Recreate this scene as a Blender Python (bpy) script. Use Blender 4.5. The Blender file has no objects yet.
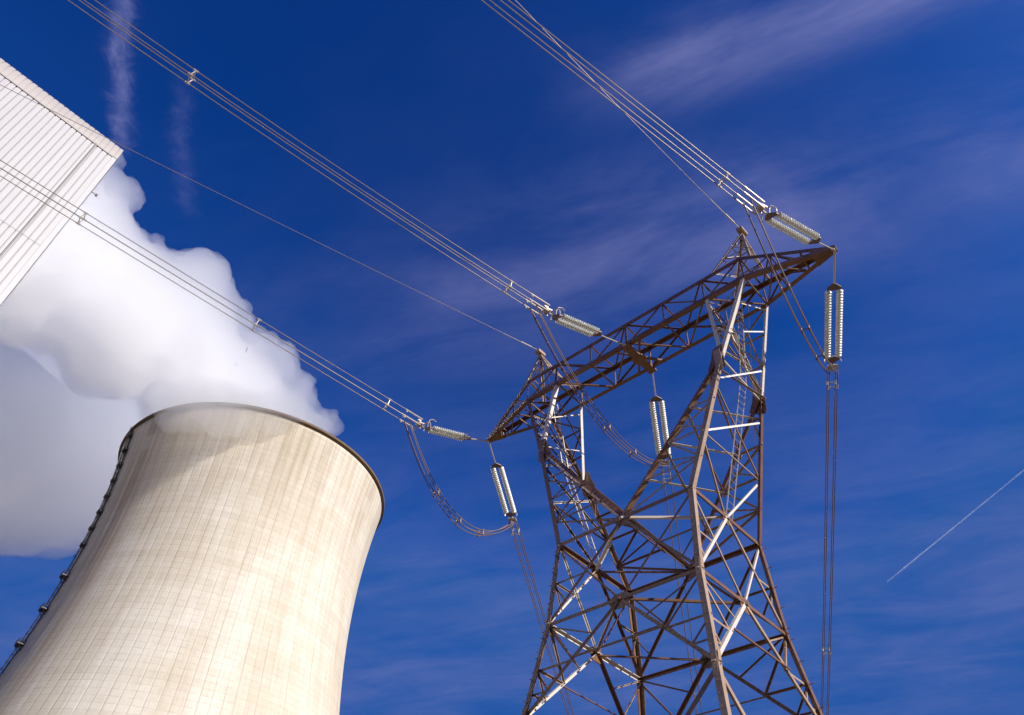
import bpy, math, random
from mathutils import Vector, Matrix, noise

random.seed(7)
SC = bpy.context.scene
COL = SC.collection
V = Vector
GZ = 1.7                                   # camera height above the ground; heights below are given above the camera

# ------------------------------------------------------------------ camera, sky, sun, exposure
YAW, PITCH, ROLL, FPX = -0.780296, 0.799543, 0.067752, 780.158
CAM = V((15.3467, -25.1340, GZ))
fw = V((math.sin(YAW) * math.cos(PITCH), math.cos(YAW) * math.cos(PITCH), math.sin(PITCH)))
r0 = V((math.cos(YAW), -math.sin(YAW), 0))
u0 = r0.cross(fw)
rt = r0 * math.cos(ROLL) + u0 * math.sin(ROLL)
up = u0 * math.cos(ROLL) - r0 * math.sin(ROLL)
cd = bpy.data.cameras.new("camera")
cam = bpy.data.objects.new("camera", cd)
COL.objects.link(cam)
M = Matrix((rt, up, -fw)).transposed().to_4x4()
M.translation = CAM
cam.matrix_world = M
cd.sensor_width = 36
cd.lens = FPX / 1024 * 36
cd.clip_start = 0.1
cd.clip_end = 90000
SC.camera = cam

SUN_AZ, SUN_EL = math.radians(78), math.radians(32)      # azimuth from +Y towards +X
EXPOSURE = 0.6
SC.view_settings.view_transform = 'Standard'
SC.view_settings.look = 'None'
SC.view_settings.gamma = 1
SC.view_settings.use_curve_mapping = False
SC.view_settings.exposure = EXPOSURE
SC.cycles.use_denoising = True
SC.cycles.max_bounces = 110
SC.cycles.diffuse_bounces = 4
SC.cycles.glossy_bounces = 4
SC.cycles.transmission_bounces = 6
SC.cycles.transparent_max_bounces = 16
SC.cycles.volume_bounces = 110
SC.cycles.sample_clamp_indirect = 6

sl = bpy.data.lights.new("sun", 'SUN')
sl.energy = 4.7
sl.angle = math.radians(0.5)
sl.color = (1.0, 0.945, 0.86)
so = bpy.data.objects.new("sun", sl)
COL.objects.link(so)
sd = V((math.sin(SUN_AZ) * math.cos(SUN_EL), math.cos(SUN_AZ) * math.cos(SUN_EL), math.sin(SUN_EL)))
so.rotation_euler = sd.to_track_quat('Z', 'Y').to_euler()
so.location = (60, 0, 80)

class NT:
    """small helper for node trees: every method adds a node and returns its output socket"""
    def __init__(s, tree):
        s.t = tree
        s.n = tree.nodes
        s.l = tree.links
    def put(s, sock, v):
        if isinstance(v, bpy.types.NodeSocket): s.l.new(v, sock)
        else: sock.default_value = v
    def m(s, op, a, b=0.0, c=0.0, clamp=False):
        n = s.n.new('ShaderNodeMath'); n.operation = op; n.use_clamp = clamp
        for k, v in enumerate((a, b, c)): s.put(n.inputs[k], v)
        return n.outputs[0]
    def sep(s, v):
        n = s.n.new('ShaderNodeSeparateXYZ'); s.put(n.inputs[0], v); return n.outputs
    def comb(s, x, y, z):
        n = s.n.new('ShaderNodeCombineXYZ')
        for k, v in enumerate((x, y, z)): s.put(n.inputs[k], v)
        return n.outputs[0]
    def noise(s, vec, scale, detail=4, rough=.55, dist=0.0):
        n = s.n.new('ShaderNodeTexNoise'); s.put(n.inputs['Vector'], vec)
        n.inputs['Scale'].default_value = scale; n.inputs['Detail'].default_value = detail
        n.inputs['Roughness'].default_value = rough; n.inputs['Distortion'].default_value = dist
        return n.outputs[0]
    def white(s, w):
        n = s.n.new('ShaderNodeTexWhiteNoise'); n.noise_dimensions = '1D'; s.put(n.inputs['W'], w); return n.outputs[0]
    def rng(s, v, a, b, c=0.0, d=1.0, smooth=True):
        n = s.n.new('ShaderNodeMapRange')
        if smooth: n.interpolation_type = 'SMOOTHSTEP'
        for k, x in enumerate((v, a, b, c, d)): s.put(n.inputs[k], x)
        return n.outputs[0]
    def mix(s, f, a, b, mode='MIX'):
        n = s.n.new('ShaderNodeMix'); n.data_type = 'RGBA'; n.blend_type = mode
        s.put(n.inputs[0], f)
        for k, v in ((6, a), (7, b)):
            s.put(n.inputs[k], v if isinstance(v, bpy.types.NodeSocket) or len(v) == 4 else (*v, 1))
        return n.outputs[2]
    def coord(s, which='Object'):
        return s.n.new('ShaderNodeTexCoord').outputs[which]

world = bpy.data.worlds.new("World")
SC.world = world
world.use_nodes = True
w = NT(world.node_tree)
bg = w.n['Background']
sky = w.n.new('ShaderNodeTexSky')
sky.sky_type = 'NISHITA'
sky.sun_disc = False
sky.sun_elevation = SUN_EL
sky.sun_rotation = SUN_AZ
sky.air_density = 1.0
sky.dust_density = 0.2
sky.ozone_density = 3.0
sp = w.n.new('ShaderNodeSeparateColor'); w.l.new(sky.outputs[0], sp.inputs[0])
def deepen(ch, k, e, top):                                     # the sky as a polarising filter shows it: deeper towards the zenith
    return w.m('MULTIPLY', w.m('POWER', w.m('MINIMUM', w.m('MULTIPLY', sp.outputs[ch], .06), top), e), k / .06)
cc = w.n.new('ShaderNodeCombineColor')
for ch, k, e, top in ((0, 45, 3.0, .06), (1, 4.45, 1.8, .098), (2, 3.26, 1.4, .172)): w.l.new(deepen(ch, k, e, top), cc.inputs[ch])
dx, dy, dz = w.sep(w.coord('Generated'))
zc = w.m('MAXIMUM', dz, 0.05)
px, py = w.m('DIVIDE', dx, zc), w.m('DIVIDE', dy, zc)     # place on a flat layer of high cloud
def lin(a, b, c=0.0): return w.m('ADD', w.m('MULTIPLY_ADD', px, a, c), w.m('MULTIPLY', py, b))
ca, sa = math.cos(math.radians(20)), math.sin(math.radians(20))
cu, cv = lin(ca, sa), lin(-sa, ca)
def gauss(x, wd): return w.m('POWER', 2.718, w.m('MULTIPLY', w.m('POWER', w.m('ABSOLUTE', w.m('DIVIDE', x, wd)), 2.0), -1.0))
fib = w.noise(w.comb(w.m('MULTIPLY', cu, 1.3), w.m('MULTIPLY', cv, 3.6), 0.0), 1.6, 9, .56, .7)
lump = w.noise(w.comb(w.m('MULTIPLY', cu, 2.0), w.m('MULTIPLY', cv, 2.8), 3.7), 1.4, 9, .55, .4)
fine = w.noise(w.comb(w.m('MULTIPLY', cu, 9.0), w.m('MULTIPLY', cv, 26.0), 1.7), 1.8, 6, .6, 1.2)
tex = w.rng(w.m('ADD', w.m('MULTIPLY', fib, .6), w.m('MULTIPLY', lump, .45)), .30, .80)
tex = w.m('MULTIPLY', tex, w.rng(fine, .2, .75, .82, 1.05))
wob = w.m('MULTIPLY', w.m('SUBTRACT', lump, .5), .14)
b1 = w.m('MULTIPLY', gauss(w.m('ADD', w.m('ADD', cv, -.475), wob), .042), w.rng(cu, -.22, .02))
b2 = w.m('MULTIPLY', gauss(w.m('ADD', w.m('ADD', cv, -.735), wob), .13), w.rng(cu, -.75, -.05, .35, 1.0))
b3 = w.m('MULTIPLY', gauss(w.m('ADD', cv, -2.0), 1.0), .6)
veil = w.m('MULTIPLY', w.m('ADD', w.m('ADD', w.m('MULTIPLY', b1, 1.35), b2), b3), tex)
def wisp(p, q, wd, amp, seed):
    """an old spread-out trail of a plane in the cloud layer, from p to q"""
    L = math.hypot(q[0] - p[0], q[1] - p[1]); ex, ey = (q[0] - p[0]) / L, (q[1] - p[1]) / L
    al = lin(ex / L, ey / L, -(p[0] * ex + p[1] * ey) / L)
    ac = lin(-ey, ex, p[0] * ey - p[1] * ex)
    nz = w.noise(w.comb(w.m('MULTIPLY', al, 1.6), w.m('MULTIPLY', ac, 11.0), seed), 2.6, 8, .62, 1.4)
    bend = w.noise(w.comb(al, seed, seed), 1.1, 2)
    cl = w.noise(w.comb(w.m('MULTIPLY', al, 5.0), w.m('MULTIPLY', ac, 26.0), seed + 9), 1.5, 5, .55, .4)
    ac = w.m('ADD', ac, w.m('ADD', w.m('MULTIPLY', w.m('SUBTRACT', nz, .5), wd * 2.6), w.m('MULTIPLY', w.m('SUBTRACT', bend, .5), wd * 5.5)))
    ends = w.m('MULTIPLY', w.rng(al, -.9, -.2), w.rng(al, 1.35, .95))
    return w.m('MULTIPLY', w.m('MULTIPLY', gauss(ac, wd), ends), w.m('MULTIPLY', w.rng(cl, .28, .70, .42, 1.0), amp))
ws = w.m('ADD', wisp((-.676, -.085), (-.815, -.004), .0125, .95, 2.0), wisp((-.745, .060), (-.845, .130), .013, .24, 5.0))
fac = w.m('ADD', w.m('MULTIPLY', veil, .60), w.m('MULTIPLY', ws, .55), clamp=True)
w.l.new(w.mix(fac, cc.outputs[0], (2.9, 3.05, 6.5)), bg.inputs[0])
bg.inputs[1].default_value = 0.054

# ------------------------------------------------------------------ scene helpers
def tag(o, label=None, cat=None, group=None, kind=None):
    if label: o['label'] = label
    if cat: o['category'] = cat
    if group: o['group'] = group
    if kind: o['kind'] = kind
    return o

def thing(name, loc, label, cat, group=None):
    o = bpy.data.objects.new(name, None)
    o.empty_display_size = .5
    COL.objects.link(o)
    o.location = loc
    return tag(o, label, cat, group)

class Members:
    """bracing whose every member is linked as a mesh of its own"""
    def __init__(s, name, mat, parent): s.a = (name, mat, parent)
    def bar(s, *k):
        mb = MB(); mb.bar(*k); mb.build(*s.a)

class MB:
    """collects faces in world coordinates, then links them as ONE mesh object"""
    def __init__(s): s.v, s.f = [], []
    def add(s, vs, fs):
        k = len(s.v); s.v += [V(x) for x in vs]; s.f += [tuple(i + k for i in f) for f in fs]
    def hexa(s, c): s.add(c, ((3, 2, 1, 0), (4, 5, 6, 7), (0, 1, 5, 4), (1, 2, 6, 5), (2, 3, 7, 6), (3, 0, 4, 7)))
    def slab(s, p, q, e1, a0, a1, e2, b0, b1):
        """prism from p to q whose section spans a0..a1 along e1 and b0..b1 along e2"""
        c = []
        for x in (p, q):
            c += [x + e1 * a0 + e2 * b0, x + e1 * a1 + e2 * b0, x + e1 * a1 + e2 * b1, x + e1 * a0 + e2 * b1]
        s.hexa(c)
    def box(s, c, sx, sy, sz): s.slab(V(c) - V((0, 0, sz / 2)), V(c) + V((0, 0, sz / 2)), V((1, 0, 0)), -sx / 2, sx / 2, V((0, 1, 0)), -sy / 2, sy / 2)
    def angle(s, p, q, e1, e2, wd, t=.022):
        """rolled steel angle: the corner runs p-q, the flanges reach along e1 and e2"""
        d = (q - p).normalized()
        e1 = (e1 - d * e1.dot(d)).normalized(); e2 = e2 - d * e2.dot(d) - e1 * e2.dot(e1); e2.normalize()
        s.slab(p, q, e1, 0, wd, e2, 0, t)
        s.slab(p, q, e2, t + .001, wd, e1, 0, t)
    def bar(s, p, q, n, wd, t=.018, off=0.0):
        """bracing angle lying in a face of outward normal n"""
        p, q, n = V(p), V(q), V(n); wd *= .78
        d = (q - p).normalized(); e = d.cross(n)
        if e.length < 1e-4: e = d.orthogonal()
        e.normalize()
        if e.z > 0: e = -e
        m = d.cross(e)
        if m.dot(n) > 0: m = -m
        o = n.normalized() * (off - random.uniform(0, .012)) - e * wd / 2
        s.angle(p + o, q + o, e, m, wd, t)
    def tube(s, pts, r, n=6, cap=True):
        pts = [V(p) for p in pts]; k = len(pts); base = len(s.v)
        d = (pts[1] - pts[0]).normalized()
        a = d.cross(V((0, 0, 1)));
        if a.length < .05: a = d.cross(V((1, 0, 0)))
        a.normalize()
        rr = r if isinstance(r, (list, tuple)) else [r] * k
        for i in range(k):
            d = (pts[min(i + 1, k - 1)] - pts[max(i - 1, 0)]).normalized()
            a = (a - d * a.dot(d)).normalized(); b = d.cross(a)
            for j in range(n):
                t = 2 * math.pi * j / n
                s.v.append(pts[i] + (a * math.cos(t) + b * math.sin(t)) * rr[i])
        for i in range(k - 1):
            for j in range(n):
                s.f.append((base + i * n + j, base + i * n + (j + 1) % n, base + (i + 1) * n + (j + 1) % n, base + (i + 1) * n + j))
        if cap:
            s.f.append(tuple(base + j for j in reversed(range(n)))); s.f.append(tuple(base + (k - 1) * n + j for j in range(n)))
    def build(s, name, mat, parent=None, smooth=False):
        if not s.v: return None
        o = V((0, 0, 0)); a = parent
        while a is not None: o = o + a.location; a = a.parent
        me = bpy.data.meshes.new(name)
        me.from_pydata([x - o for x in s.v], [], s.f)
        me.materials.append(mat)
        if smooth: me.polygons.foreach_set('use_smooth', [True] * len(me.polygons))
        ob = bpy.data.objects.new(name, me)
        COL.objects.link(ob)
        ob.parent = parent
        return ob

def lerp(a, b, t): return V(a) + (V(b) - V(a)) * t

# ------------------------------------------------------------------ materials
def material(name, rough=.6, metal=0.0):
    m = bpy.data.materials.new(name); m.use_nodes = True
    k = NT(m.node_tree); b = k.n['Principled BSDF']
    b.inputs['Roughness'].default_value = rough; b.inputs['Metallic'].default_value = metal
    return m, k, b
def bump(k, b, h, strength, dist):
    n = k.n.new('ShaderNodeBump'); n.inputs['Strength'].default_value = strength; n.inputs['Distance'].default_value = dist
    k.l.new(h, n.inputs['Height']); k.l.new(n.outputs[0], b.inputs['Normal'])

def plain(name, col, rough=.6, metal=0.0, var=.25, scale=3.0):
    m, k, b = material(name, rough, metal)
    n = k.noise(k.coord(), scale, 5, .6)
    lo = tuple(c * (1 - var) for c in col); hi = tuple(min(1, c * (1 + var)) for c in col)
    k.l.new(k.mix(n, lo, hi), b.inputs['Base Color'])
    return m

def steel_mat(name, paint, rust_c, lo, hi):
    m, k, b = material(name, .42)
    geo = k.n.new('ShaderNodeNewGeometry').outputs['Position']
    n1 = k.noise(geo, .9, 6, .65); n2 = k.noise(geo, 7.0, 5, .65); n3 = k.noise(geo, 38.0, 3, .6)
    rust = k.rng(k.m('ADD', k.m('MULTIPLY', n1, .55), k.m('MULTIPLY', n2, .5)), lo, hi)
    c = k.mix(rust, paint, rust_c)
    c = k.mix(k.rng(n3, .55, .75, 0, .5), c, tuple(.45 * x for x in rust_c))
    k.l.new(c, b.inputs['Base Color'])
    k.l.new(k.rng(n2, .3, .7, .24, .5), b.inputs['Roughness']); b.inputs['Specular IOR Level'].default_value = .75
    bump(k, b, n3, .25, .01)
    return m
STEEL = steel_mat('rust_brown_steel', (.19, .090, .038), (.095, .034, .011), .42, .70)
LIT_TAN = steel_mat('sunlit_tan_steel', (.36, .255, .17), (.18, .09, .04), .46, .74)  # same brown steel lightened: sunlight put into the colour of sun-facing members
LIT_PALE = steel_mat('sunlit_pale_steel', (.62, .55, .48), (.38, .27, .18), .52, .80)  # palest copy of the steel, direct sun painted into its colour
DARK = plain('dark_forged_steel', (.032, .022, .018), .5, 0, .4)
CABLE = plain('dulled_jumper_cable', (.17, .115, .10), .5, .1, .3, 2)
ALU = plain('weathered_aluminium_cable', (.27, .21, .175), .40, .2, .3, 2)
FIT = plain('galvanised_fitting', (.52, .46, .40), .38, .35, .3, 6)
GLASS = None
def glass_mat():
    m, k, b = material('toughened_glass_disc', .16)
    n = k.noise(k.n.new('ShaderNodeNewGeometry').outputs['Position'], 3, 3)
    k.l.new(k.mix(n, (.76, .76, .69), (.88, .88, .82)), b.inputs['Base Color'])
    b.inputs['Transmission Weight'].default_value = .12
    b.inputs['Coat Weight'].default_value = .4
    return m
GLASS = glass_mat()

# ------------------------------------------------------------------ ground
def ground():
    m, k, b = material('dry_grass_and_gravel', .95)
    g = k.n.new('ShaderNodeNewGeometry').outputs['Position']
    n = k.noise(g, .03, 8, .65); n2 = k.noise(g, 1.1, 6, .7); n3 = k.noise(g, 14.0, 4, .7)
    c = k.mix(k.rng(n, .42, .58), (.15, .10, .055), (.085, .065, .03))
    c = k.mix(k.m('MULTIPLY', k.rng(n2, .35, .7), .55), c, (.20, .15, .095))
    c = k.mix(k.m('MULTIPLY', k.rng(n3, .45, .7), .35), c, (.06, .055, .03))
    k.l.new(c, b.inputs['Base Color']); bump(k, b, n3, .6, .06)
    mb = MB(); S = 14000
    mb.add([(-S, -S, 0), (S, -S, 0), (S, S, 0), (-S, S, 0)], [(0, 1, 2, 3)])
    tag(mb.build('ground', m), kind='structure')
ground()

# ------------------------------------------------------------------ cooling tower
D = 201.0; TAZ = -1.144106
TC = V((CAM.x + D * math.sin(TAZ), CAM.y + D * math.cos(TAZ), 0))
ZT, RT, ZN, RN = .65144 * D + GZ, .1839 * D, .4975 * D + GZ, .17189 * D
CC = (ZT - ZN) / math.sqrt((RT / RN) ** 2 - 1)
def rad(z): return RN * math.sqrt(1 + ((z - ZN) / CC) ** 2)

def concrete_mat():
    m, k, b = material('tower_concrete', .9)
    x, y, z = k.sep(k.coord())
    ang = k.m('ARCTAN2', y, x)
    N = 108.0
    t = k.m('MULTIPLY', ang, N / (2 * math.pi))
    fr = k.m('FRACT', k.m('ADD', t, 500.0)); idx = k.m('FLOOR', k.m('ADD', t, 500.0))
    rib = k.m('ABSOLUTE', k.m('SUBTRACT', fr, .5))                       # 0.5 on the joint between two strips
    zz = k.m('DIVIDE', z, 1.45); zi = k.m('FLOOR', zz); zf = k.m('ABSOLUTE', k.m('SUBTRACT', k.m('FRACT', zz), .5))
    arc = k.m('MULTIPLY', ang, 36.0)
    streak = k.noise(k.comb(k.m('MULTIPLY', arc, .30), k.m('MULTIPLY', z, .018), 1.0), 1.6, 7, .62, .15)
    thin = k.noise(k.comb(k.m('MULTIPLY', arc, 1.3), k.m('MULTIPLY', z, .03), 4.0), 1.2, 6, .65)
    broad = k.noise(k.comb(k.m('MULTIPLY', arc, .05), k.m('MULTIPLY', z, .02), 9.0), 1.5, 5, .6)
    strip = k.white(idx)
    panel = k.white(k.m('MULTIPLY_ADD', idx, 17.31, zi))
    liftn = k.white(zi)
    grain = k.noise(k.comb(arc, k.m('ADD', z, 0.0), 2.0), .9, 6, .7)
    c = k.mix(k.rng(broad, .38, .64), (.54, .485, .405), (.62, .58, .515))
    c = k.mix(k.m('MULTIPLY', k.rng(streak, .47, .72), .30), c, (.335, .245, .155))
    c = k.mix(k.m('MULTIPLY', k.rng(thin, .50, .74), .20), c, (.27, .195, .12))
    c = k.mix(k.m('MULTIPLY', k.rng(strip, .35, 1.0), .08), c, (.34, .265, .18))
    c = k.mix(k.m('MULTIPLY', panel, .09), c, (.36, .29, .21))
    c = k.mix(k.m('MULTIPLY', liftn, .2), c, (.37, .30, .21))
    c = k.mix(k.m('MULTIPLY', k.rng(grain, .5, .75), .25), c, (.30, .23, .16))
    c = k.mix(k.m('MULTIPLY', k.rng(rib, .43, .49), k.rng(thin, .3, .65, .04, .38)), c, (.20, .145, .09))
    c = k.mix(k.m('MULTIPLY', k.m('MULTIPLY', k.rng(zf, .40, .48), k.rng(k.noise(k.comb(k.m('MULTIPLY', arc, .4), zi, 7.0), 1.0, 3), .4, .65)), .34), c, (.24, .18, .12))
    # one broad old run-off stain down the weather side
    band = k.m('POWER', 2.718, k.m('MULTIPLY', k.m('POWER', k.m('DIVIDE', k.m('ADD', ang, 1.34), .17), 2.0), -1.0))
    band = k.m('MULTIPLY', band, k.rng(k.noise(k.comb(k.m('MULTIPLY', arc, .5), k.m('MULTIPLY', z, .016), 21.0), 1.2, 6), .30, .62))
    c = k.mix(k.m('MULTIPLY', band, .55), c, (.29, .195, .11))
    # water and soot stains that run down from the lip, and a few mended patches
    top = k.m('MULTIPLY', k.rng(z, ZT - 34, ZT - 2), k.rng(k.noise(k.comb(k.m('MULTIPLY', arc, .55), k.m('MULTIPLY', z, .012), 12.0), 1.3, 5), .44, .7))
    c = k.mix(k.m('MULTIPLY', top, .42), c, (.26, .195, .125))
    patch = k.m('GREATER_THAN', k.white(k.m('MULTIPLY_ADD', k.m('FLOOR', k.m('MULTIPLY', t, .5)), 7.77, k.m('FLOOR', k.m('DIVIDE', z, 4.35)))), .972)
    c = k.mix(k.m('MULTIPLY', patch, .30), c, (.60, .565, .51))
    k.l.new(c, b.inputs['Base Color'])
    h = k.m('ADD', k.m('MULTIPLY', k.rng(rib, .40, .48, 1, 0), 1.0), k.m('MULTIPLY', k.rng(zf, .45, .49, 1, 0), .4))
    bump(k, b, k.m('ADD', h, k.m('MULTIPLY', grain, .5)), .32, .12)
    return m
CONC = concrete_mat()
RIMM = plain('stained_rim_concrete', (.135, .085, .042), .85, 0, .4, .6)

def cooling_tower():
    T = thing('cooling_tower', (TC.x, TC.y, 0), 'huge pale concrete cooling tower streaked with brown, white steam rising from its mouth', 'cooling tower')
    NS, NZ = 216, 70
    mb = MB(); zb = 9.0
    vs, fs = [], []
    prof = [(rad(zb + (ZT - zb) * i / NZ), zb + (ZT - zb) * i / NZ) for i in range(NZ + 1)]
    prof += [(rad(z) - .9, z) for r, z in reversed(prof)]
    P = len(prof)
    for j in range(NS):
        a = 2 * math.pi * j / NS
        vs += [(TC.x + r * math.cos(a), TC.y + r * math.sin(a), z) for r, z in prof]
    for j in range(NS):
        o, q = j * P, (j + 1) % NS * P
        fs += [(o + i, q + i, q + (i + 1) % P, o + (i + 1) % P) for i in range(P)]
    mb.add(vs, fs)
    mb.build('shell', CONC, T, True)
    # rim ring standing proud of the shell
    def ring(mb, pr, ns=216):
        vs, fs = [], []; n = len(pr)
        for j in range(ns):
            a = 2 * math.pi * j / ns
            vs += [(TC.x + r * math.cos(a), TC.y + r * math.sin(a), z) for r, z in pr]
        for j in range(ns):
            o, q = j * n, (j + 1) % ns * n
            fs += [(o + i, q + i, q + (i + 1) % n, o + (i + 1) % n) for i in range(n)]
        mb.add(vs, fs)
    mb = MB(); ring(mb, [(RT + .01, ZT - .7), (RT + .6, ZT - .4), (RT + .6, ZT + .2), (RT - 1.3, ZT + .2), (RT - 1.3, ZT + .01), (RT + .01, ZT + .01)])
    mb.build('rim', RIMM, T)
    # raking columns and basin at the foot
    mb = MB(); n = 44
    for j in range(n):
        for sgn in (-1, 1):
            a, b = 2 * math.pi * j / n, 2 * math.pi * (j + sgn * .5) / n
            mb.tube([(TC.x + (rad(0) + 1) * math.cos(a), TC.y + (rad(0) + 1) * math.sin(a), 0), (TC.x + (rad(9) - .45) * math.cos(b), TC.y + (rad(9) - .45) * math.sin(b), 9.4)], .5, 8)
    mb.build('raking_columns', CONC, T)
    mb = MB(); R = rad(0) + 4; ring(mb, [(R, 0), (R, 1.2), (R - .5, 1.2), (R - .5, 0)], 96); mb.build('basin_wall', CONC, T)
    # caged access ladder with landings up the outside
    A = math.radians(267.0)
    e = V((math.cos(A), math.sin(A), 0)); s = V((-e.y, e.x, 0)); C = V((TC.x, TC.y, 0))
    def on(z, out=.0, side=0.0): return C + e * (rad(z) + out) + s * side + V((0, 0, z))
    zs = [10 + (ZT - 10) * i / 80 for i in range(81)]
    mb = MB()
    for sd_ in (-.3, .3): mb.tube([on(z, .35, sd_) for z in zs], .07, 4)
    for z in [10 + .9 * i for i in range(int((ZT - 10) / .9))]: mb.tube([on(z, .35, -.3), on(z, .35, .3)], .04, 4)
    for k in range(5):
        a = math.pi * k / 4
        mb.tube([on(z, .3 + .7 * math.sin(a), .45 * math.cos(a)) for z in zs], .05, 4)
    for z in [11 + 1.6 * i for i in range(int((ZT - 12) / 1.6))]:
        mb.tube([on(z, .3 + .7 * math.sin(math.pi * k / 6), .45 * math.cos(math.pi * k / 6)) for k in range(7)], .06, 4)
    lad = mb.build('access_ladder', DARK, T)
    z = 22.0; i = 0
    while z < ZT - 1:
        mb = MB(); c = on(z, .1); q_ = .8 if z < 92 else .58
        for a0, a1 in ((-1.5 * q_, 1.5 * q_),): 
            mb.slab(c + V((0, 0, -.12)), c + V((0, 0, .04)), e, 0, 1.7 * q_, s, a0, a1)
        for q in (.05, 1.65 * q_):
            for sd_ in (-1.45 * q_, 0, 1.45 * q_): mb.tube([c + e * q + s * sd_, c + e * q + s * sd_ + V((0, 0, 1.25 * q_))], .06, 4)
        for h in (.65 * q_, 1.25 * q_):
            mb.tube([c + e * .05 - s * (1.45 * q_) + V((0, 0, h)), c + e * (1.65 * q_) - s * (1.45 * q_) + V((0, 0, h)), c + e * (1.65 * q_) + s * (1.45 * q_) + V((0, 0, h)), c + e * .05 + s * (1.45 * q_) + V((0, 0, h))], .06, 4)
        for sd_ in (-1.2 * q_, 1.2 * q_): mb.tube([on(z - 1.6 * q_, .05, sd_), c + e * (1.6 * q_) + s * sd_], .08, 4)
        mb.slab(c + V((0, 0, .04)), c + V((0, 0, 1.1 * q_)), e, .9 * q_, 1.5 * q_, s, -1.1 * q_, -.4 * q_)
        mb.build('landing', DARK, lad)
        z += 8.4 if z < 92 else 4.6; i += 1
cooling_tower()

# ------------------------------------------------------------------ steam
def ray(u, v):
    return (fw + rt * ((u - 512) / FPX) - up * ((v - 357.5) / FPX)).normalized()
def at(u, v, rho):
    d = ray(u, v); return CAM + d * (rho / math.hypot(d.x, d.y))

def steam_mat(name, dens, col):
    m = bpy.data.materials.new(name); m.use_nodes = True
    t = m.node_tree; t.nodes.remove(t.nodes['Principled BSDF'])
    n = t.nodes.new('ShaderNodeVolumePrincipled')
    n.inputs['Color'].default_value = (*col, 1); n.inputs['Density'].default_value = dens; n.inputs['Anisotropy'].default_value = .76
    t.links.new(n.outputs[0], t.nodes['Material Output'].inputs['Volume'])
    m.cycles.homogeneous_volume = True
    return m

def plume(name, blobs, mat, label, vox, amp, seed, parent=None):
    bm_v, bm_f = [], []
    import bmesh
    bm = bmesh.new()
    for c, r in blobs:
        mt = Matrix.Translation(c) @ Matrix.Diagonal((r, r, r, 1))
        bmesh.ops.create_icosphere(bm, subdivisions=4, radius=1, matrix=mt)
    me = bpy.data.meshes.new(name + '_tmp'); bm.to_mesh(me); bm.free()
    ob = bpy.data.objects.new(name, me); COL.objects.link(ob)
    md = ob.modifiers.new('r', 'REMESH'); md.mode = 'VOXEL'; md.voxel_size = vox
    sm = ob.modifiers.new('s', 'SMOOTH'); sm.iterations = 12; sm.factor = .6
    dg = bpy.context.evaluated_depsgraph_get(); dg.update()
    new = bpy.data.meshes.new_from_object(ob.evaluated_get(dg))
    ob.modifiers.clear(); ob.data = new; new.name = name; bpy.data.meshes.remove(me)
    off = V((seed * 13.1, seed * 7.7, seed * 3.3))
    def puff(me, steps):                                  # puffs upon puffs
        for scale, a in steps:
            me.update()
            nr = [v.normal.copy() for v in me.vertices]
            for v, n in zip(me.vertices, nr):
                p = (v.co + off) / scale
                p = p + noise.noise_vector(p * 1.3) * .22
                dd = noise.voronoi(p)[0][0]
                h = math.sqrt(max(0, 1 - 1.15 * dd * dd)) * 1.25 + .45 * noise.noise(p * .7 + V((5, 1, 2))) - 1.0
                v.co += n * (h * a)
    puff(new, ((24, amp), (11, amp * .70)))
    md = ob.modifiers.new('r', 'REMESH'); md.mode = 'VOXEL'; md.voxel_size = vox * .9     # weld puffs that grew into each other
    sm = ob.modifiers.new('s', 'SMOOTH'); sm.iterations = 3; sm.factor = .5
    dg = bpy.context.evaluated_depsgraph_get(); dg.update()
    old = new; new = bpy.data.meshes.new_from_object(ob.evaluated_get(dg))
    ob.modifiers.clear(); ob.data = new; bpy.data.meshes.remove(old); new.name = name
    puff(new, ((5.6, amp * .48), (2.9, amp * .24)) if vox < 2 else ((9, amp * .4),))
    new.materials.clear(); new.materials.append(mat)
    new.polygons.foreach_set('use_smooth', [True] * len(new.polygons))
    if parent: ob.parent = parent; return ob
    return tag(ob, label, 'steam', kind='stuff')

MOUTH = V((TC.x, TC.y, ZT))
wind = V((.02, -1, 0)).normalized()
B = [(MOUTH + V((-4, -6, -9)), 23), (MOUTH + V((8, 9, -11)), 20), (MOUTH + V((-6, -13, 0)), 15), (MOUTH + V((0, 8, -2)), 17), (MOUTH + V((-10, 0, 2)), 18)]
for u, v, r, rho in ((318, 423, 30, 207), (300, 405, 34, 205), (270, 425, 50, 203), (245, 392, 46, 202), (262, 362, 34, 200), (205, 385, 62, 200), (175, 345, 64, 196), (192, 292, 46, 192), (228, 322, 26, 194), (130, 325, 72, 194), (140, 264, 40, 190),
                     (92, 285, 74, 192), (98, 200, 36, 186), (112, 168, 16, 186), (50, 250, 84, 190), (75, 175, 34, 182), (0, 240, 92, 188), (-60, 222, 100, 186), (-140, 190, 110, 184), (-230, 160, 120, 182)):
    p = at(u, v, rho); B.append((p, r * (p - CAM).length / FPX * .92))
P_ = plume('steam_plume', B, steam_mat('steam', .23, (.993, .9925, .9945)), 'bright white steam plume billowing up out of the cooling tower and drifting behind the metal clad building', 1.0, 6.5, 1)
B = []
for u, v, r, rho in ((172, 410, 15, 168), (190, 405, 20, 166), (212, 403, 25, 163), (238, 403, 29, 161), (266, 405, 29, 161), (290, 409, 24, 163), (308, 417, 15, 167), (322, 422, 13, 172)):
    p = at(u, v, rho); B.append((p, r * (p - CAM).length / FPX))
plume('thin_vapour', B, steam_mat('thin_steam', .085, (.998, .998, .998)), '', 1.0, 5.0, 2, P_)
B = []
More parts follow.
